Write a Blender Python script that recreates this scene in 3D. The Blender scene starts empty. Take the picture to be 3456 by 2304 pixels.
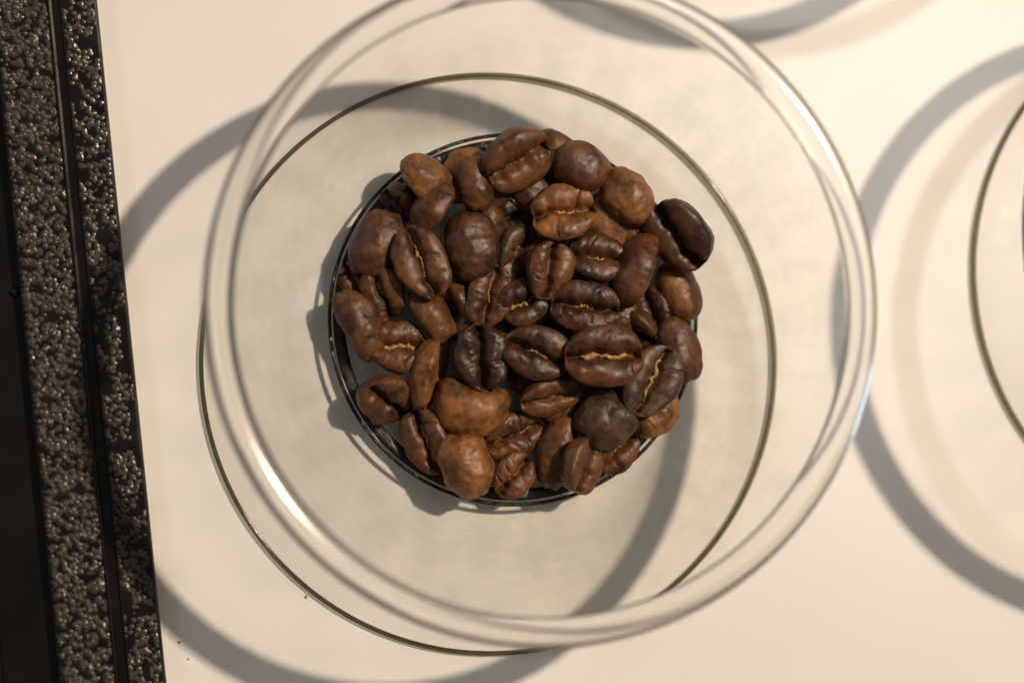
import bpy, math, random
import numpy as np
from mathutils import Vector, Matrix, noise

MM = 0.001
scene = bpy.context.scene
COL = scene.collection

# ------------------------------------------------------------------ camera
# picture units below are pixels of the 2352 x 1568 view of the photograph ("D") or of the full 3456 x 2304 file ("S")
PXMM = 14.5                       # D-pixels per millimetre on the table
FPX = 4898.0                      # focal length in D-pixels
DIST = FPX / PXMM * MM            # camera to the table along the view axis
TILT = math.radians(8.6)
LEAN = Vector((0.94, 0.34, 0)).normalized()
cam_pos = DIST * (math.cos(TILT) * Vector((0, 0, 1)) - math.sin(TILT) * LEAN)
cam_rot = Matrix.Rotation(TILT, 3, Vector((0, 0, 1)).cross(-LEAN))
cd = bpy.data.cameras.new('camera')
cam = bpy.data.objects.new('camera', cd)
COL.objects.link(cam)
cam.matrix_world = Matrix.Translation(cam_pos) @ cam_rot.to_4x4()
cd.sensor_width = 22.3
cd.lens = 22.3 * FPX / 2352.0
cd.clip_start, cd.clip_end = 0.01, 20
cd.dof.use_dof = True
cd.dof.focus_distance = DIST - 7 * MM
cd.dof.aperture_fstop = 3.6
cd.dof.aperture_blades = 7
scene.camera = cam

# ------------------------------------------------------------------ world and lamps
world = bpy.data.worlds.new('World')
scene.world = world
world.use_nodes = True
bg = world.node_tree.nodes['Background']
bg.inputs['Color'].default_value = (0.97, 0.83, 0.70, 1)
bg.inputs['Strength'].default_value = 0.115

SUN_AZ = math.radians(31.2)
SUN_EL = math.radians(57.5)
ldir = Vector((math.cos(SUN_EL) * math.cos(SUN_AZ), math.cos(SUN_EL) * math.sin(SUN_AZ), math.sin(SUN_EL)))


def lamp(name, kind, loc, target, power, color, **kw):
    d = bpy.data.lights.new(name, kind)
    d.energy = power
    d.color = color
    for k, v in kw.items():
        setattr(d, k, v)
    o = bpy.data.objects.new(name, d)
    COL.objects.link(o)
    o.location = loc
    o.rotation_euler = (Vector(target) - Vector(loc)).to_track_quat('-Z', 'Y').to_euler()
    return o


key = lamp('key_lamp', 'SPOT', ldir * 2.0, (0, 0, 0), 136, (1.0, 0.805, 0.605), shadow_soft_size=0.035, spot_size=math.radians(30), spot_blend=0.3)
soft_fill = lamp('long_fill', 'AREA', ldir * 2.02, (0, 0, 0), 4.6, (1.0, 0.88, 0.72), shape='RECTANGLE', size=1.1, size_y=0.22)  # added soft light for long rim highlights and fill, no known lamp
win = lamp('window_lamp', 'AREA', (-0.95, 0.42, 0.55), (0, 0, 0.02), 1.3, (0.62, 0.80, 1.0), shape='RECTANGLE', size=0.26, size_y=0.13)
spot = lamp('caustic_spot', 'SPOT', (0.35, 0.45, 1.2), (0.0765, 0.0445, 0), 62.0, (1.0, 0.96, 0.90), shadow_soft_size=0.06, spot_size=math.radians(4.2), spot_blend=1.0)  # added spot standing in for caustic light thrown by the right-hand cup

scene.render.engine = 'CYCLES'
scene.view_settings.view_transform = 'Standard'
scene.view_settings.look = 'None'
scene.view_settings.exposure = 0.0
scene.view_settings.gamma = 1.0
scene.cycles.max_bounces = 16
scene.cycles.transmission_bounces = 12
scene.cycles.transparent_max_bounces = 32
scene.render.film_transparent = False


# ------------------------------------------------------------------ pixel to place
def d2w(px, py, z=0.0):
    """D-pixel -> point of the plane at height z (metres)"""
    v = cam_rot @ Vector(((px - 1176.0) / FPX, -(py - 784.0) / FPX, -1.0))
    t = (z - cam_pos.z) / v.z
    return cam_pos + v * t


def s2w(px, py, z=0.0):
    return d2w(px / 1.469388, py / 1.469388, z)


# ------------------------------------------------------------------ helpers
def link(o, parent=None):
    COL.objects.link(o)
    if parent is not None:
        o.parent = parent
    return o


def mesh_obj(name, verts, faces, mat, parent=None, smooth=True):
    me = bpy.data.meshes.new(name)
    me.from_pydata([tuple(v) for v in verts], [], faces)
    me.update()
    if smooth:
        me.polygons.foreach_set('use_smooth', [True] * len(me.polygons))
    me.materials.append(mat)
    return link(bpy.data.objects.new(name, me), parent)


def tag(o, label, cat, group=None):
    o['label'] = label
    o['category'] = cat
    if group:
        o['group'] = group
    return o


def lathe(name, prof, mat, parent, n=256, closed=True):
    """closed outline (r, z) turned round z; r == 0 points are shared at the axis"""
    verts, rings = [], []
    for r, z in prof:
        if r < 1e-9:
            rings.append([len(verts)])
            verts.append((0, 0, z))
        else:
            rings.append(list(range(len(verts), len(verts) + n)))
            verts += [(r * math.cos(2 * math.pi * k / n), r * math.sin(2 * math.pi * k / n), z) for k in range(n)]
    faces = []
    m = len(rings)
    for i in range(m if closed else m - 1):
        a, b = rings[i], rings[(i + 1) % m]
        if len(a) == 1 and len(b) == 1:
            continue
        for k in range(n):
            k2 = (k + 1) % n
            if len(a) == 1:
                faces.append((a[0], b[k2], b[k]))
            elif len(b) == 1:
                faces.append((a[k], a[k2], b[0]))
            else:
                faces.append((a[k], a[k2], b[k2], b[k]))
    return mesh_obj(name, verts, faces, mat, parent)


# ------------------------------------------------------------------ materials
class NT:
    def __init__(self, name):
        self.m = bpy.data.materials.new(name)
        self.m.use_nodes = True
        self.t = self.m.node_tree
        self.t.nodes.clear()
        self.out = self.t.nodes.new('ShaderNodeOutputMaterial')

    def n(self, kind, ins=None, **props):
        nd = self.t.nodes.new(kind)
        for k, v in props.items():
            setattr(nd, k, v)
        for k, v in (ins or {}).items():
            if isinstance(v, bpy.types.NodeSocket):
                self.t.links.new(v, nd.inputs[k])
            else:
                nd.inputs[k].default_value = v
        return nd

    def math(self, op, a, b=0.0, c=0.0):
        nd = self.t.nodes.new('ShaderNodeMath')
        nd.operation = op
        for i, v in enumerate((a, b, c)):
            if isinstance(v, bpy.types.NodeSocket):
                self.t.links.new(v, nd.inputs[i])
            else:
                nd.inputs[i].default_value = v
        return nd.outputs[0]

    def mix(self, f, a, b):
        nd = self.t.nodes.new('ShaderNodeMix')
        nd.data_type = 'RGBA'
        for k, v in ((0, f), (6, a), (7, b)):
            if isinstance(v, bpy.types.NodeSocket):
                self.t.links.new(v, nd.inputs[k])
            else:
                nd.inputs[k].default_value = v if k == 0 else (*v, 1)
        return nd.outputs[2]

    def done(self, surf):
        self.t.links.new(surf, self.out.inputs['Surface'])
        return self.m


def thin_glass(name, clear, grazing, rough=0.0, power=3.0, bump=0.0, bscale=900, f0=0.02, fk=0.5):
    b = NT(name)
    nrm = {}
    if bump:
        tc = b.n('ShaderNodeTexCoord')
        nz = b.n('ShaderNodeTexNoise', {'Vector': tc.outputs['Object'], 'Scale': bscale, 'Detail': 3.0})
        bp = b.n('ShaderNodeBump', {'Height': nz.outputs['Fac'], 'Strength': bump, 'Distance': 0.0004})
        nrm = {'Normal': bp.outputs['Normal']}
    lw = b.n('ShaderNodeLayerWeight', dict({'Blend': 0.5}, **nrm))
    f = lw.outputs['Facing']
    fres = b.math('MULTIPLY_ADD', b.math('POWER', f, 6.0), fk, f0)
    tint = b.mix(b.math('POWER', f, power), clear, grazing)
    tr = b.n('ShaderNodeBsdfTransparent', {'Color': tint})
    gl = b.n('ShaderNodeBsdfGlossy', dict({'Color': (1, 1, 1, 1), 'Roughness': rough}, **nrm))
    mx = b.n('ShaderNodeMixShader', {0: fres, 1: tr.outputs[0], 2: gl.outputs[0]})
    return b.done(mx.outputs[0])


def wall_glass():
    """blown glass wall: tint clearer towards the lip and streaked, standing in for caustic light"""
    b = NT('clear_glass')
    tc = b.n('ShaderNodeTexCoord')
    sep = b.n('ShaderNodeSeparateXYZ', {0: tc.outputs['Object']})
    ang = b.math('ARCTAN2', sep.outputs[1], sep.outputs[0])
    cs = b.n('ShaderNodeCombineXYZ', {0: b.math('MULTIPLY', b.math('COSINE', ang), 3.2), 1: b.math('MULTIPLY', b.math('SINE', ang), 3.2), 2: b.math('MULTIPLY', sep.outputs[2], 70.0)})
    nz = b.n('ShaderNodeTexNoise', {'Vector': cs.outputs[0], 'Scale': 2.2, 'Detail': 4.0, 'Roughness': 0.6})
    nz2 = b.n('ShaderNodeTexNoise', {'Vector': tc.outputs['Object'], 'Scale': 110.0, 'Detail': 2.0})
    hi = b.n('ShaderNodeMapRange', {'Value': sep.outputs[2], 'From Min': 0.018, 'From Max': 0.030, 'To Min': 0.0, 'To Max': 1.0}, interpolation_type='SMOOTHSTEP')
    st = b.n('ShaderNodeMapRange', {'Value': nz.outputs['Fac'], 'From Min': 0.35, 'From Max': 0.65, 'To Min': -0.6, 'To Max': 0.6})
    f1 = b.math('MAXIMUM', b.math('MINIMUM', b.math('MULTIPLY_ADD', hi.outputs[0], 0.5, b.math('ADD', st.outputs[0], 0.45)), 1.0), 0.0)
    clear = b.mix(f1, (0.930, 0.930, 0.922), (0.992, 0.991, 0.984))  # caustic band and ripples put into the wall tint
    bp = b.n('ShaderNodeBump', {'Height': nz2.outputs['Fac'], 'Strength': 0.35, 'Distance': 0.0006})
    lw = b.n('ShaderNodeLayerWeight', {'Blend': 0.5})
    f = lw.outputs['Facing']
    fres = b.math('MULTIPLY_ADD', b.math('POWER', f, 6.0), 0.6, 0.022)
    tint = b.mix(b.math('POWER', f, 7.0), (1, 1, 1), (0.62, 0.61, 0.56))
    b.t.links.new(clear, tint.node.inputs[6])
    tr = b.n('ShaderNodeBsdfTransparent', {'Color': tint})
    gl = b.n('ShaderNodeBsdfGlossy', {'Color': (1, 1, 1, 1), 'Roughness': 0.05, 'Normal': bp.outputs['Normal']})
    mx = b.n('ShaderNodeMixShader', {0: fres, 1: tr.outputs[0], 2: gl.outputs[0]})
    return b.done(mx.outputs[0])


def lip_glass():
    b = NT('lip_glass')
    fr = b.n('ShaderNodeFresnel', {'IOR': 1.5})
    rf = b.n('ShaderNodeBsdfRefraction', {'Color': (1, 1, 0.99, 1), 'Roughness': 0.0, 'IOR': 1.5})
    gl = b.n('ShaderNodeBsdfGlossy', {'Color': (1, 1, 1, 1), 'Roughness': 0.13})
    mx = b.n('ShaderNodeMixShader', {0: fr.outputs[0], 1: rf.outputs[0], 2: gl.outputs[0]})
    return b.done(mx.outputs[0])


M_wall = wall_glass()
M_lip = lip_glass()
M_base = thin_glass('base_glass', (0.20, 0.19, 0.15), (0.03, 0.03, 0.025), 0.12, 1.2, 0.9, 1500, 0.04, 0.9)  # dark tint stands in for refraction and inner reflection in the thick base
M_disc = thin_glass('disc_glass', (0.996, 0.996, 0.994), (0.8, 0.8, 0.77), 0.01, 5.0, 0, 0, 0.006, 0.3)
M_edge = thin_glass('disc_edge_glass', (0.62, 0.60, 0.51), (0.12, 0.12, 0.09), 0.08, 1.5, 0, 0, 0.03, 0.6)


def table_material():
    b = NT('white_paper')
    tc = b.n('ShaderNodeTexCoord')
    n1 = b.n('ShaderNodeTexNoise', {'Vector': tc.outputs['Object'], 'Scale': 45.0, 'Detail': 4.0})
    n2 = b.n('ShaderNodeTexNoise', {'Vector': tc.outputs['Object'], 'Scale': 2600.0, 'Detail': 2.0})
    c = b.mix(n1.outputs['Fac'], (0.79, 0.785, 0.77), (0.84, 0.835, 0.82))
    bp = b.n('ShaderNodeBump', {'Height': n2.outputs['Fac'], 'Strength': 0.15, 'Distance': 0.0001})
    p = b.n('ShaderNodeBsdfPrincipled', {'Base Color': c, 'Roughness': 0.62, 'Normal': bp.outputs['Normal']})
    p.inputs['Specular IOR Level'].default_value = 0.3
    return b.done(p.outputs[0])


def bean_material():
    b = NT('roasted_coffee')
    tc = b.n('ShaderNodeTexCoord')
    oi = b.n('ShaderNodeObjectInfo')
    off = b.n('ShaderNodeVectorMath', {0: tc.outputs['Object'], 1: b.n('ShaderNodeCombineXYZ', {'X': oi.outputs['Random'], 'Y': oi.outputs['Random']}).outputs[0]}, operation='ADD')
    v = off.outputs[0]
    big = b.n('ShaderNodeTexNoise', {'Vector': v, 'Scale': 260.0, 'Detail': 4.0, 'Roughness': 0.6})
    mid = b.n('ShaderNodeTexNoise', {'Vector': v, 'Scale': 1100.0, 'Detail': 4.0, 'Roughness': 0.65})
    fine = b.n('ShaderNodeTexNoise', {'Vector': v, 'Scale': 5200.0, 'Detail': 3.0})
    dark = b.n('ShaderNodeMix', {0: 1.0, 6: oi.outputs['Color'], 7: (0.36, 0.32, 0.30, 1)}, data_type='RGBA', blend_type='MULTIPLY')
    lite = b.n('ShaderNodeMix', {0: 1.0, 6: oi.outputs['Color'], 7: (1.7, 1.62, 1.5, 1)}, data_type='RGBA', blend_type='MULTIPLY')
    r1 = b.n('ShaderNodeMapRange', {'Value': big.outputs['Fac'], 'From Min': 0.33, 'From Max': 0.67})
    r2 = b.n('ShaderNodeMapRange', {'Value': mid.outputs['Fac'], 'From Min': 0.3, 'From Max': 0.7, 'To Min': -0.22, 'To Max': 0.22})
    f = b.math('ADD', r1.outputs[0], r2.outputs[0])
    c = b.mix(f, (0, 0, 0), (1, 1, 1))
    mixn = c.node
    b.t.links.new(dark.outputs[2], mixn.inputs[6])
    b.t.links.new(lite.outputs[2], mixn.inputs[7])
    hgt = b.math('ADD', b.math('MULTIPLY', mid.outputs['Fac'], 1.0), b.math('MULTIPLY', fine.outputs['Fac'], 0.35))
    bp = b.n('ShaderNodeBump', {'Height': hgt, 'Strength': 0.42, 'Distance': 0.00018})
    rg = b.n('ShaderNodeMapRange', {'Value': mid.outputs['Fac'], 'From Min': 0.3, 'From Max': 0.7, 'To Min': 0.32, 'To Max': 0.56})
    p = b.n('ShaderNodeBsdfPrincipled', {'Base Color': c, 'Roughness': rg.outputs[0], 'Normal': bp.outputs['Normal']})
    p.inputs['Specular IOR Level'].default_value = 0.5
    return b.done(p.outputs[0])


def chaff_material():
    b = NT('golden_chaff')
    tc = b.n('ShaderNodeTexCoord')
    n1 = b.n('ShaderNodeTexNoise', {'Vector': tc.outputs['Object'], 'Scale': 1500.0, 'Detail': 4.0})
    c = b.mix(n1.outputs['Fac'], (0.10, 0.045, 0.014), (0.60, 0.36, 0.13))
    p = b.n('ShaderNodeBsdfPrincipled', {'Base Color': c, 'Roughness': 0.55})
    return b.done(p.outputs[0])


def plastic(name, col, rough, bump=0.0, scale=2500):
    b = NT(name)
    tc = b.n('ShaderNodeTexCoord')
    n1 = b.n('ShaderNodeTexNoise', {'Vector': tc.outputs['Object'], 'Scale': scale, 'Detail': 3.0})
    n2 = b.n('ShaderNodeTexNoise', {'Vector': tc.outputs['Object'], 'Scale': 180, 'Detail': 5.0})
    rr = b.n('ShaderNodeMapRange', {'Value': n2.outputs['Fac'], 'From Min': 0.3, 'From Max': 0.7, 'To Min': rough * 0.75, 'To Max': rough * 1.3})
    bp = b.n('ShaderNodeBump', {'Height': n1.outputs['Fac'], 'Strength': bump, 'Distance': 0.0001})
    p = b.n('ShaderNodeBsdfPrincipled', {'Base Color': (*col, 1), 'Roughness': rr.outputs[0], 'Normal': bp.outputs['Normal']})
    return b.done(p.outputs[0])


M_table = table_material()
M_bean = bean_material()
M_chaff = chaff_material()
M_pebble = plastic('pebbled_black_plastic', (0.055, 0.048, 0.036), 0.28, 0.25)
M_smooth = plastic('smooth_black_plastic', (0.004, 0.004, 0.004), 0.22, 0.1)

# ------------------------------------------------------------------ table top
tb = mesh_obj('table_top', [(-0.6, -0.6, 0), (0.6, -0.6, 0), (0.6, 0.6, 0), (-0.6, 0.6, 0)], [(0, 1, 2, 3)], M_table)
tb['kind'] = 'structure'
tb['label'] = 'white table top in warm light'

# ------------------------------------------------------------------ black tray edge
pA0, pA1 = d2w(222, 0, 2 * MM), d2w(382, 1568, 2 * MM)
axis = (pA0 - pA1).normalized()                      # runs up the picture
side = Vector((-axis.y, axis.x, 0))                  # to the left, away from the glass
org = (pA0 + pA1) / 2
tray = link(bpy.data.objects.new('plastic_tray', None))
tray.location = (org.x, org.y, 0)
tray.rotation_euler.z = math.atan2(axis.y, axis.x)
tag(tray, 'black plastic tray edge with pebbled ribs lying beside the glass', 'tray')
HALF = 75 * MM


def strip(name, prof, mat):
    """profile (s, z) in mm extruded along the tray; s counts leftwards from its right-hand edge"""
    n = len(prof)
    v = [(e * HALF, s * MM, z * MM) for e in (-1, 1) for s, z in prof]
    f = [(i, i + 1, n + i + 1, n + i) for i in range(n - 1)]
    f += [(n - 1, 0, n, 2 * n - 1), tuple(range(n - 1, -1, -1)), tuple(range(n, 2 * n))]
    return mesh_obj(name, v, f, mat, tray, smooth=False)


def pebbled(name, s0, s1, z0, z1, amp, cell, seed, edge=0.5, gap=0.0):
    """strip of real pebble relief between s0 and s1"""
    nx = int((s1 - s0) / 0.17)
    ny = int(2 * HALF / MM / 0.17)
    vs = []
    for j in range(ny + 1):
        y = -HALF / MM + 2 * HALF / MM * j / ny
        for i in range(nx + 1):
            t = i / nx
            s = s0 + (s1 - s0) * t
            d, _ = noise.voronoi(Vector((s / cell + seed, y / cell, seed * 0.37)))
            h = max(0.0, 1 - (d[0] / 0.62) ** 2) * (0.65 + 0.7 * noise.cell(Vector((s * 0.9, y * 0.9, seed))) * 0.5)
            w = min(1, (s - s0) / edge, (s1 - s) / edge)
            big = noise.noise(Vector((s * 0.55, y * 0.4, seed))) * 0.5 + 0.5
            if gap:
                w *= min(1, max(0, big * 2.2 - gap))
            vs.append((y * MM, s * MM, (z0 + (z1 - z0) * t + amp * h * max(0, w)) * MM))
    fs = [(j * (nx + 1) + i, (j + 1) * (nx + 1) + i, (j + 1) * (nx + 1) + i + 1, j * (nx + 1) + i + 1) for j in range(ny) for i in range(nx)]
    return mesh_obj(name, vs, fs, M_pebble, tray)


strip('tray_edge', [(0, 0), (0, 1.7), (0.18, 1.95), (0.4, 2.05), (0.5, 2.06), (5.45, 2.14), (5.55, 2.2), (5.7, 1.8), (6.9, 1.8), (7.15, 3.5), (7.25, 3.62), (7.42, 3.62), (7.5, 3.24), (15.3, 3.24), (15.5, 3.5), (15.8, 3.4), (16.1, 1.3),
                    (24.0, 1.2), (24.3, 1.9), (24.9, 1.95), (25.2, 1.0), (60, 1.0), (60, 0)], M_smooth)
pebbled('pebbled_band', 7.45, 15.4, 3.215, 3.215, 0.80, 0.78, 3.0)
pebbled('pebbled_step', 0.4, 5.5, 2.035, 2.115, 0.62, 0.72, 9.0, 0.35, 0.75)

st = tray.matrix_basis.inverted() @ d2w(35, 672, 1.4 * MM)
stud = lathe('stud', [(0, 0.9 * MM), (0.3 * MM, 0.85 * MM), (0.6 * MM, 0.62 * MM), (0.8 * MM, 0.25 * MM), (0.85 * MM, 0)], M_smooth, tray, 24, closed=False)
stud.location = (st.x, st.y, 1.25 * MM)

# ------------------------------------------------------------------ glass cups on glass discs
H_RIM = 38.0


def cup_outline():
    zo = 1.2
    outer = [(0, zo + 0.25), (25.5, zo + 0.25), (26.4, zo), (28.0, zo), (29.7, zo + 0.6), (31.1, zo + 2.2), (32.8, zo + 4.8), (35.2, zo + 9.3), (38.0, zo + 15.4),
             (41.1, zo + 21.9), (44.0, zo + 28.0), (45.7, zo + 32.2)]
    inner = [(43.7, zo + 32.2), (42.0, zo + 28.0), (39.1, zo + 21.9), (36.0, zo + 15.4), (33.2, zo + 9.3), (30.7, zo + 5.0), (29.3, zo + 3.0), (28.0, zo + 1.9), (26.5, zo + 1.6), (0, zo + 1.6)]
    return outer, inner


def smooth_path(p, k=5):
    """Catmull-Rom through the outline points"""
    out = []
    for i in range(len(p) - 1):
        p0, p1, p2, p3 = p[max(0, i - 1)], p[i], p[i + 1], p[min(len(p) - 1, i + 2)]
        for j in range(k):
            t = j / k
            out.append(tuple(0.5 * (2 * b + (c - a) * t + (2 * a - 5 * b + 4 * c - d) * t * t + (3 * b - a - 3 * c + d) * t ** 3) for a, b, c, d in zip(p0, p1, p2, p3)))
    out.append(p[-1])
    return out


def make_cup(loc):
    root = link(bpy.data.objects.new('glass_cup', None))
    root.location = loc
    o, i = cup_outline()
    prof = [o[0], o[1]] + smooth_path(o[1:])[1:] + smooth_path(i[:-1]) + [i[-1]]
    lathe('bowl', [(r * MM, z * MM) for r, z in prof], M_wall, root)
    # rounded lip: a bead of solid glass closing the wall
    c_r, c_z, a, b_, n = 46.25, 35.4, 2.2, 1.55, 28
    lip = [(c_r + a * math.cos(t) + 0.35 * math.sin(t), c_z + b_ * math.sin(t)) for t in (2 * math.pi * k / n for k in range(n))]
    lathe('lip', [(r * MM, z * MM) for r, z in lip], M_lip, root)
    for c_r, c_z, a, b_ in ((29.0, 3.75, 0.30, 0.28), (27.5, 2.85, 0.95, 0.28)):
        ring = [(c_r + a * math.cos(t), c_z + b_ * math.sin(t)) for t in (2 * math.pi * k / 12 for k in range(12))]
        lathe('base_ring', [(r * MM, z * MM) for r, z in ring], M_base, root, 192)
    return root


def make_disc(loc):
    root = link(bpy.data.objects.new('glass_disc', None))
    root.location = loc
    lathe('plate', [(0, 0.2 * MM), (45.25 * MM, 0.2 * MM), (45.25 * MM, 1.15 * MM), (0, 1.15 * MM)], M_disc, root, 192)
    n = 10
    ed = [(45.3, 0.1), (45.6, 0.1), (45.88, 0.3), (46.0, 0.65), (45.88, 1.0), (45.6, 1.2), (45.3, 1.2)]
    lathe('rim_edge', [(r * MM, z * MM) for r, z in ed], M_edge, root, 256)
    return root


def copy_tree(o, parent=None):
    c = o.copy()
    link(c, parent)
    for ch in o.children:
        copy_tree(ch, c)
    return c


cup_at = d2w(1181, 733, 3 * MM)
cup_at.z = 0
disc_at = d2w(1134, 831, 1 * MM)
disc_at.z = 0
cup = make_cup(cup_at)
tag(cup, 'clear glass cup with thick rounded lip holding the coffee beans', 'glass', 'clear glass cups on the table')
disc = make_disc(disc_at)
tag(disc, 'thin round glass disc with dark edge under the cup of beans', 'glass disc', 'glass discs under the cups')
cup2_at = d2w(2825, 588, 4 * MM)
cup3_at = d2w(1860, -722, 4 * MM)
c2 = copy_tree(cup)
c2.location = (cup2_at.x, cup2_at.y, 0)
c2['label'] = 'empty clear glass cup standing farthest from the black tray'
c3 = copy_tree(cup)
c3.location = (cup3_at.x, cup3_at.y, 0)
c3['label'] = 'empty clear glass cup whose ring shadow falls behind the filled cup'
d2_at = d2w(2842, 632, 1 * MM)
d2 = copy_tree(disc)
d2.location = (d2_at.x, d2_at.y, 0)
d2['label'] = 'thin round glass disc with dark edge farthest from the black tray'
d3 = copy_tree(disc)
d3.location = (cup3_at.x, cup3_at.y + 2 * MM, 0)
d3['label'] = 'thin round glass disc under the empty cup behind the filled cup'

# ------------------------------------------------------------------ coffee beans
NU, NV = 84, 92
uu = np.linspace(0, math.pi, NU + 1)[1:-1]
vv = np.linspace(0, 2 * math.pi, NV, endpoint=False)
SX = np.concatenate([[1.0], np.repeat(np.cos(uu), NV), [-1.0]])
SY = np.concatenate([[0.0], np.outer(np.sin(uu), np.cos(vv)).ravel(), [0.0]])
SZ = np.concatenate([[0.0], np.outer(np.sin(uu), np.sin(vv)).ravel(), [0.0]])
NB = len(SX)
BF = []
for k in range(NV):
    BF.append((0, 1 + k, 1 + (k + 1) % NV))
    e = 1 + (NU - 2) * NV
    BF.append((NB - 1, e + (k + 1) % NV, e + k))
for i in range(NU - 2):
    for k in range(NV):
        a, b = 1 + i * NV + k, 1 + i * NV + (k + 1) % NV
        BF.append((a, a + NV, b + NV, b))


def crease_y(x, b, s):
    ph = s * 90
    return b * (s * np.sin(x * 2.6) + 0.035 * np.sin(x * 8.3 + ph) + 0.022 * np.sin(x * 17 + 2 * ph))


def bean_verts(a, b, seed, crack=2, bend=0.0, crush=0.0):
    """bean in mm, long axis x, crease on +z"""
    rng = random.Random(seed)
    s = rng.choice((-1, 1)) * rng.uniform(0.03, 0.13)
    c2, c1 = b * rng.uniform(0.78, 0.92), b * rng.uniform(0.34, 0.46)
    ex = 0.92
    x = a * np.sign(SX) * np.abs(SX) ** ex
    w = 1 + 0.07 * rng.uniform(-1, 1) * SX
    y = b * SY * w
    up = np.clip(SZ, 0, 1)
    dn = np.clip(-SZ, 0, 1)
    z = c1 * up ** 0.55 - c2 * dn ** 0.95
    yc = crease_y(SX, b, s)
    face = np.clip(SZ * 4, 0, 1)
    q = (y - yc)
    d1 = rng.uniform(0.34, 0.50) * b
    z -= face * (d1 * np.exp(-(q / ((0.115 + 0.035 * np.sin(SX * 4.3 + s * 70)) * b)) ** 2) + 0.20 * b * np.exp(-(q / (0.34 * b)) ** 2)) * np.clip((1.04 - np.abs(SX)) * 6, 0, 1)
    # pull the crease a little over the ends
    z -= 0.0
    endn = np.exp(-((np.abs(SX) - 1) / 0.12) ** 2) * np.exp(-(q / (0.2 * b)) ** 2)
    x -= np.sign(SX) * endn * 0.10 * a * 0.6
    # cracks running across from the crease
    for _ in range(crack):
        xk, sl, sgn = rng.uniform(-0.7, 0.7) * a, rng.uniform(-0.5, 0.5), rng.choice((-1, 1))
        lim = rng.uniform(0.5, 1.0) * b
        g = np.exp(-((x - xk - sl * y - 0.12 * np.sin(3 * y)) / 0.13) ** 2) * np.clip((lim - np.abs(y)) * 2, 0, 1) * (np.sign(y) == sgn)
        rad = 1 - 0.11 * g
        if rng.random() < 0.6:
            z = np.where(SZ > -0.2, z - 0.55 * g, z)
        y = np.where(SZ > -0.25, y * rad, y)
    # lumps and wrinkles
    o1, o2 = seed * 7.31, seed * 3.77
    nx, ny, nz = SX, SY, SZ
    lump = np.empty(NB)
    wr = np.empty(NB)
    for i in range(NB):
        p = Vector((x[i], y[i], z[i]))
        lump[i] = noise.noise(p * 0.33 + Vector((o1, o2, 0))) * 0.5 + noise.noise(p * 0.75 + Vector((o2, o1, 5))) * 0.09
        lump[i] += noise.noise(Vector((p.x * 1.5, p.y * 2.6, p.z * 2.6)) + Vector((o1, 9, o2))) * 0.055 + noise.noise(p * 4.2 + Vector((o2, 2, o1))) * 0.022
        wr[i] = noise.ridged_multi_fractal(Vector((p.x * 0.85, p.y * 0.5, p.z * 0.5)) + Vector((o1, 3, o2)), 0.9, 2.1, 3, 1.0, 2.0)
    wr -= wr.mean()
    ridge = np.sin(x * rng.uniform(4.2, 6.0) + 1.5 * np.sin(y * 1.3) + seed) * np.clip(SZ * 2.5 + 0.4, 0, 1) * np.clip(np.abs(q) / (0.22 * b), 0, 1) * rng.uniform(0.0, 0.012)
    dsp = ridge + lump * (0.75 + crush) - wr * (0.045 + 0.16 * crush)
    x = x + nx * dsp
    y = y + ny * dsp
    z = z + nz * dsp
    if bend:
        y = y + bend * b * (SX ** 2 - 0.35)
    return np.stack([x, y, z], 1), (s, c1, d1)


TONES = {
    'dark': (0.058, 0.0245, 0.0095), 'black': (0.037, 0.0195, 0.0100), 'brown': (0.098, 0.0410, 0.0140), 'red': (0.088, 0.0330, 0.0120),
    'tan': (0.165, 0.0740, 0.0235), 'orange': (0.170, 0.0700, 0.0190), 'grey': (0.060, 0.0340, 0.0165),
}
# S-pixel centre, length, visible width, angle (clockwise from right), roll (0 crease up, 180 back up), pitch, layer, tone, chaff, label
BEANS = []


def bn(x, y, L, W, ang, roll, pitch, layer, tone, chaff, label, **kw):
    BEANS.append(dict(x=x, y=y, L=L, W=W, ang=ang, roll=roll, pitch=pitch, layer=layer, tone=tone, chaff=chaff, label=label, **kw))


HID = 'coffee bean wedged low in a shaded gap of the pile'
# lowest layer, seen through gaps
bn(1354, 690, 150, 115, 40, 60, 0, 0, 'dark', 0, 'small dark bean with a torn edge low against the dark base ring')
bn(1569, 590, 200, 150, -50, 150, 0, 0, 'orange', 0, 'bean with bright orange edge peeping out behind a cracked upright bean')
bn(1194, 945, 120, 95, 60, 30, 0, 0, 'brown', 0, 'tiny shrivelled bean squeezed between base ring and long curved bean')
bn(1720, 735, 165, 135, -35, 15, 0, 0, 'black', 0, 'crumpled blackish bean low between three larger beans', crush=0.6)
bn(1745, 850, 180, 130, -60, 40, 0, 0, 'grey', 1, 'greyish bean deep in the pile with a fleck of chaff at its tip')
bn(1870, 510, 160, 130, 30, 180, 0, 0, 'brown', 0, 'brown bean mostly hidden behind the big two-lobed bean')
bn(1895, 590, 190, 140, 10, 60, 0, 0, 'black', 0, 'dark cracked bean tucked under the bright orange creased bean')
bn(2060, 750, 210, 180, 50, 180, 0, 0, 'tan', 0, 'bean with a pale shiny bump between tan bean and orange creased bean')
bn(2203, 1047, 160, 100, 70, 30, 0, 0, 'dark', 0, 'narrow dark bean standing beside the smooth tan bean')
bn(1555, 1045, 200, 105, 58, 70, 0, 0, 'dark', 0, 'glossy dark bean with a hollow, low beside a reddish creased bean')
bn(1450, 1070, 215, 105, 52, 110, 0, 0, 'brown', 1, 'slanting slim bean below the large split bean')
bn(1890, 1378, 150, 110, 0, 180, 0, 0, 'dark', 0, 'small dark bean showing under a leaning glossy bean')
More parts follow.
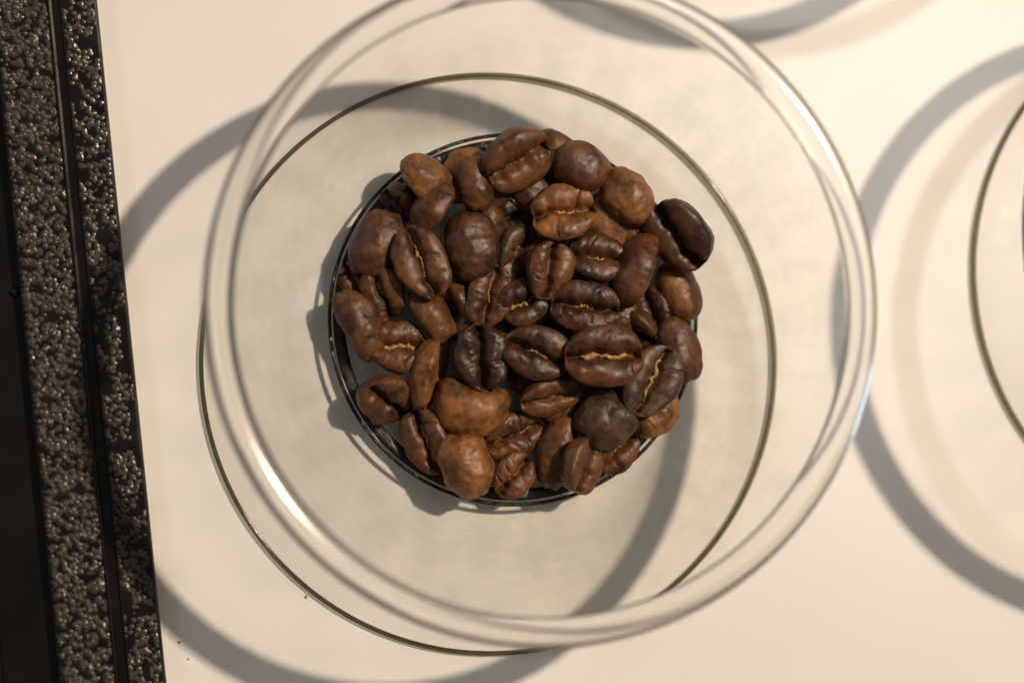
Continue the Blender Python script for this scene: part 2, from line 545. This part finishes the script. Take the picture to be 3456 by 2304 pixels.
bn(2078, 1522, 170, 130, -35, 20, 0, 0, 'red', 1, 'bean with pale scarred skin half under the round dark bean', crush=0.5)
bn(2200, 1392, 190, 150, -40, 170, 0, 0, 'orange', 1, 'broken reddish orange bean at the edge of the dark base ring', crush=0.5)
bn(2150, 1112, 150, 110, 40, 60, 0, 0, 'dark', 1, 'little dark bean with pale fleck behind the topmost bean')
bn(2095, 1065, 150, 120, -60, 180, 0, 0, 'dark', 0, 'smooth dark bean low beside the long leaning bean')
bn(2075, 1310, 170, 130, -60, 180, 0, 0, 'tan', 0, 'tan bean peeping out below the topmost bean')
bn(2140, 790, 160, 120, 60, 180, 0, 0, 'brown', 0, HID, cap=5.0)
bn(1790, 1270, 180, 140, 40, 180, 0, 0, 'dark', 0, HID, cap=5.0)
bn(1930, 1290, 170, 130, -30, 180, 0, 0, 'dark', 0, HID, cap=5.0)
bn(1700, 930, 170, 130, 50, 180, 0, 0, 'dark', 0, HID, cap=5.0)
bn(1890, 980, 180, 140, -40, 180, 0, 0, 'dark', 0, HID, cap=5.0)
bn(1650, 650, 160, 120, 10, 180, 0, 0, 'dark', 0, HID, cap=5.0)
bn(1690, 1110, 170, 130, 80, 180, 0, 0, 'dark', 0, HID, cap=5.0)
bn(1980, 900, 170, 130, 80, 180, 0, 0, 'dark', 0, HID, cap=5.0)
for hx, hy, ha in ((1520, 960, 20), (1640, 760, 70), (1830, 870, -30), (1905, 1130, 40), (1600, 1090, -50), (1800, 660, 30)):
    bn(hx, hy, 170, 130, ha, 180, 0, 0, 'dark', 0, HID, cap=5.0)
# middle layer
bn(1430, 610, 185, 140, 35, 130, 20, 1, 'tan', 0, 'bean with a sharp sunlit ridge beside the dark base ring', crush=0.5)
bn(1604, 620, 182, 118, 82, 180, 0, 1, 'brown', 0, 'upright oval bean, smooth back cracked across its upper half')
bn(1466, 708, 185, 140, -60, 100, 0, 1, 'red', 0, 'reddish dark bean with wrinkled right flank above the split bean')
bn(1591, 833, 232, 172, 85, 180, 0, 1, 'dark', 0, 'large smooth round-backed dark bean, unlit dome at the pile centre')
bn(1274, 828, 235, 165, -62, 175, 0, 1, 'red', 0, 'reddish bean with pale rubbed patch leaning on the glass wall', cap=7.2)
bn(1290, 990, 190, 132, 75, 20, 15, 1, 'brown', 1, 'pinched bean with golden chaff beside the long curved bean', cap=6.6, crush=0.4)
bn(1213, 1095, 248, 130, 63, 150, 0, 1, 'brown', 0, 'long smooth curved bean lying along the base ring', cap=6.4, bend=0.35)
bn(1960, 565, 190, 160, 25, 175, 0, 1, 'red', 0, 'reddish rough-backed bean behind the bright orange creased bean')
bn(2120, 668, 205, 150, 52, 185, 0, 1, 'tan', 0, 'tan smooth-backed bean with black shadow on its flank')
bn(2150, 915, 262, 125, -68, 100, 0, 1, 'red', 1, 'long narrow bean lying on edge with chaff at its lower end')
bn(2293, 982, 208, 132, 68, 182, 0, 1, 'tan', 0, 'smooth tan bean below the dark bean against the wall')
bn(2013, 868, 195, 165, 15, -25, 0, 1, 'dark', 1, 'dark bean with streaked chaff in a wide open crease')
bn(1650, 1003, 200, 140, -72, 5, 0, 1, 'red', 1, 'reddish bean with a deep puckered crease and bit of chaff', crush=0.3)
bn(1770, 1020, 170, 150, -15, 0, 0, 1, 'dark', 2, 'dark squarish bean with bright golden chaff across its crease')
bn(1340, 1170, 188, 172, 5, -8, 0, 1, 'brown', 2, 'broad bean with straight crease of shiny golden chaff by the curved bean', cap=6.4)
bn(1455, 1262, 232, 118, -76, 68, 0, 1, 'orange', 0, 'slim orange bean lying on edge with dark crease on one side', cap=6.6)
bn(1308, 1350, 190, 172, 40, 20, 40, 1, 'red', 0, 'dark red bean with puckered star-shaped end touching the base ring', cap=6.2, crush=0.5)
bn(1440, 1487, 225, 142, 62, 30, 0, 1, 'brown', 1, 'brown bean with glossy broken crease next to the base ring', cap=6.2)
bn(1733, 1468, 200, 145, -28, 20, 0, 1, 'brown', 0, 'two-lobed brown bean with dark wedge-shaped crack', cap=6.6, crush=0.3)
bn(1735, 1605, 155, 125, -55, 5, 0, 1, 'red', 0, 'small split bean at the front edge of the pile', cap=6.0)
bn(1880, 1525, 245, 125, -76, 160, 0, 1, 'brown', 0, 'curved finger-shaped bean pointing at the base ring', cap=6.3, bend=0.25)
bn(2049, 1415, 208, 182, -30, 180, 0, 1, 'grey', 0, 'round blackish bean with rough pitted back')
bn(2290, 1182, 228, 138, 72, 180, 0, 1, 'dark', 0, 'dark knobbly bean leaning outward with reddish tip')
bn(1860, 1338, 205, 118, -15, 35, 0, 1, 'brown', 1, 'leaning glossy bean with pinched left end below the creased bean')
bn(1625, 1207, 208, 172, 80, 0, 0, 2, 'black', 0, 'blackish crumpled bean split by a dark upright crease', crush=0.8)
# top layer
bn(1587, 1370, 252, 185, 14, 180, 0, 1, 'orange', 0, 'large light orange kidney-shaped bean, smooth back up', cap=7.6, bend=-0.4)
bn(1573, 1567, 222, 165, 70, 178, 0, 2, 'orange', 0, 'orange brown bean with ridged back at the front of the pile', cap=7.2, crush=0.3)
bn(1973, 1570, 185, 145, -78, 45, 0, 2, 'brown', 2, 'bean on edge with a lit golden chaff strip at the front of the pile', cap=9.0)
bn(1421, 887, 244, 165, 62, 0, 0, 2, 'brown', 1, 'large bean split lengthwise by a long open crease')
bn(1855, 913, 190, 152, -75, 12, 0, 2, 'red', 0, 'plum brown bean with an upright crease right of its middle')
bn(1972, 1035, 225, 165, 4, 0, 0, 2, 'dark', 1, 'wrinkled dark bean with level crease behind the topmost bean', crush=0.3)
bn(1813, 1190, 230, 168, 14, 0, 0, 2, 'dark', 1, 'smooth dark bean with a long thin line of chaff in its crease')
bn(2200, 1285, 248, 170, -58, 0, 0, 2, 'grey', 2, 'speckled grey brown bean with golden crease slanting up to the wall')
bn(2290, 795, 252, 178, 48, 40, 0, 2, 'dark', 0, 'dark bean with black cracks resting high against the glass wall')
bn(1747, 543, 235, 190, -30, 38, 0, 2, 'brown', 1, 'big two-lobed bean with a deep slanting cleft at the back of the pile')
# topmost
bn(1902, 715, 218, 182, -14, -6, 0, 3, 'orange', 1, 'bright orange brown bean with gaping crease and black notches')
bn(2035, 1202, 258, 195, -4, 0, 0, 3, 'red', 2, 'topmost large reddish dark bean with golden chaff curl in its crease')

# drop every bean on those below it, in layer order, on a height map
CELL = 0.35 * MM
GN = 260
top = np.full((GN, GN), 4.8 * MM)
base = cup_at
ii, jj = np.meshgrid(np.arange(GN), np.arange(GN), indexing='ij')
rr = np.hypot((ii - GN / 2) * CELL, (jj - GN / 2) * CELL)
wr_ = np.array([0, 28.0, 29.2, 30.6, 33.0, 35.8, 38.6, 41.1]) * MM
wz_ = np.array([2.85, 3.1, 4.2, 6.2, 10.5, 16.6, 23.1, 29.2]) * MM
top = np.interp(rr, wr_, wz_)
beans_done = []
for idx, B in enumerate(sorted(BEANS, key=lambda d: d['layer'])):
    rng = random.Random(1000 + idx)
    roll = math.radians(B['roll'])
    zc = (6 + 2.1 * B['layer']) * MM
    k = 1.0 / (PXMM * 1.469388) * (DIST - zc) / DIST          # mm per S-pixel at that height
    a = B['L'] / 2 * k * 1.08
    b = B['W'] / 2 * k * 1.09 / math.sqrt(math.cos(roll) ** 2 + (0.66 * math.sin(roll)) ** 2)
    b = min(b, 0.88 * a)
    V, (s, c1, d1) = bean_verts(a, b, idx * 1.37 + 2, crack=rng.choice((2, 3, 4)), bend=B.get('bend', 0.0), crush=B.get('crush', rng.uniform(0, 0.25)))
    R = Matrix.Rotation(math.radians(-B['ang']), 3, 'Z') @ Matrix.Rotation(math.radians(B['pitch'] + rng.uniform(-4, 4)), 3, 'Y') @ Matrix.Rotation(roll, 3, 'X')
    P = V @ np.array(R).T * MM
    lowest, highest = P[:, 2].min(), P[:, 2].max()
    z = zc
    for it in range(3):
        c = s2w(B['x'], B['y'], z)
        gi = np.clip(((P[:, 0] + c.x - base.x) / CELL + GN / 2).astype(int), 0, GN - 1)
        gj = np.clip(((P[:, 1] + c.y - base.y) / CELL + GN / 2).astype(int), 0, GN - 1)
        low = P[:, 2] < 0.25 * highest
        need = top[gi[low], gj[low]] - P[low, 2]
        z = min(float(np.percentile(need, 84)), B.get('cap', (6.0, 8.4, 10.6, 12.6)[B['layer']]) * MM)
    np.maximum.at(top, (gi, gj), P[:, 2] + z)
    me = bpy.data.meshes.new('coffee_bean')
    me.from_pydata([tuple(p) for p in V * MM], [], BF)
    me.polygons.foreach_set('use_smooth', [True] * len(me.polygons))
    me.materials.append(M_bean)
    o = link(bpy.data.objects.new('coffee_bean', me))
    o.matrix_world = Matrix.Translation((c.x, c.y, z)) @ R.to_4x4()
    t = TONES[B['tone']]
    j = rng.uniform(0.88, 1.12)
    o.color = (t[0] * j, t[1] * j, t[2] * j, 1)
    tag(o, B['label'], 'coffee bean', 'coffee beans in the glass cup')
    beans_done.append((B, round(z / MM, 1)))
    if B['chaff']:
        # crumpled ribbon of silver skin caught in the crease
        m, q = 34, 8
        x0, x1 = (-0.55, 0.6) if B['chaff'] == 2 else (rng.uniform(-0.5, -0.1), rng.uniform(0.15, 0.5))
        vs, fs = [], []
        for i in range(m + 1):
            u = x0 + (x1 - x0) * i / m
            yc = float(crease_y(np.array(u), b, s))
            zc_ = c1 * max(0.0, 1 - u * u) ** 0.275 - d1 * 0.95 - 0.14 * b
            wd = (0.13 if B['chaff'] == 2 else 0.07) * b * (0.35 + 1.3 * abs(noise.noise(Vector((i * 0.16, idx * 3.1, 0))))) * math.sin(math.pi * (i + 0.5) / (m + 1)) ** 0.4
            for kq in range(q):
                th = 2 * math.pi * kq / q
                nn = noise.noise(Vector((i * 0.21, math.cos(th) * 0.9, math.sin(th) * 0.9 + idx * 1.7)))
                vs.append((a * u * MM, (yc + 0.05 * b * noise.noise(Vector((i * 0.3, 7.0, idx))) + wd * math.cos(th) * (1 + 0.8 * nn)) * MM, (zc_ + 0.10 * b * (0.5 + nn) + wd * 1.1 * math.sin(th)) * MM))
        for i in range(m):
            for kq in range(q):
                k2 = (kq + 1) % q
                fs.append((i * q + kq, i * q + k2, (i + 1) * q + k2, (i + 1) * q + kq))
        fs += [tuple(range(q - 1, -1, -1)), tuple(range(m * q, m * q + q))]
        mesh_obj('chaff', vs, fs, M_chaff, o)
print('beans', len(beans_done), 'z range', min(v for _, v in beans_done), max(v for _, v in beans_done))

# ------------------------------------------------------------------ crumbs on the table
def crumb(px, py, r, seed, color, label):
    pts, fs = [], []
    for i in range(1, 6):
        for k in range(8):
            u, v = math.pi * i / 6, 2 * math.pi * k / 8
            p = Vector((math.sin(u) * math.cos(v), math.sin(u) * math.sin(v) * 0.7, math.cos(u) * 0.55))
            pts.append(p * (r * (1 + 0.5 * noise.noise(p * 1.7 + Vector((seed, 0, 0))))) * MM)
    for i in range(4):
        for k in range(8):
            k2 = (k + 1) % 8
            fs.append((i * 8 + k, (i + 1) * 8 + k, (i + 1) * 8 + k2, i * 8 + k2))
    fs += [tuple(range(8)), tuple(range(39, 31, -1))]
    low = min(p.z for p in pts)
    o = mesh_obj('coffee_crumb', pts, fs, M_bean)
    c = d2w(px, py, 0)
    o.location = (c.x, c.y, -low)
    o.rotation_euler.z = seed
    o.color = color
    tag(o, label, 'crumb', 'crumbs on the table')


crumb(703, 1370, 0.30, 1.3, (0.35, 0.17, 0.05, 1), 'tiny orange crumb lying beyond the dark edge of the glass disc')
crumb(412, 1474, 0.22, 4.1, (0.06, 0.03, 0.02, 1), 'dark speck-sized crumb on the table just outside the ring shadow')
crumb(432, 1512, 0.16, 2.2, (0.10, 0.06, 0.03, 1), 'smallest brown crumb beside the dark speck-sized crumb on the table')
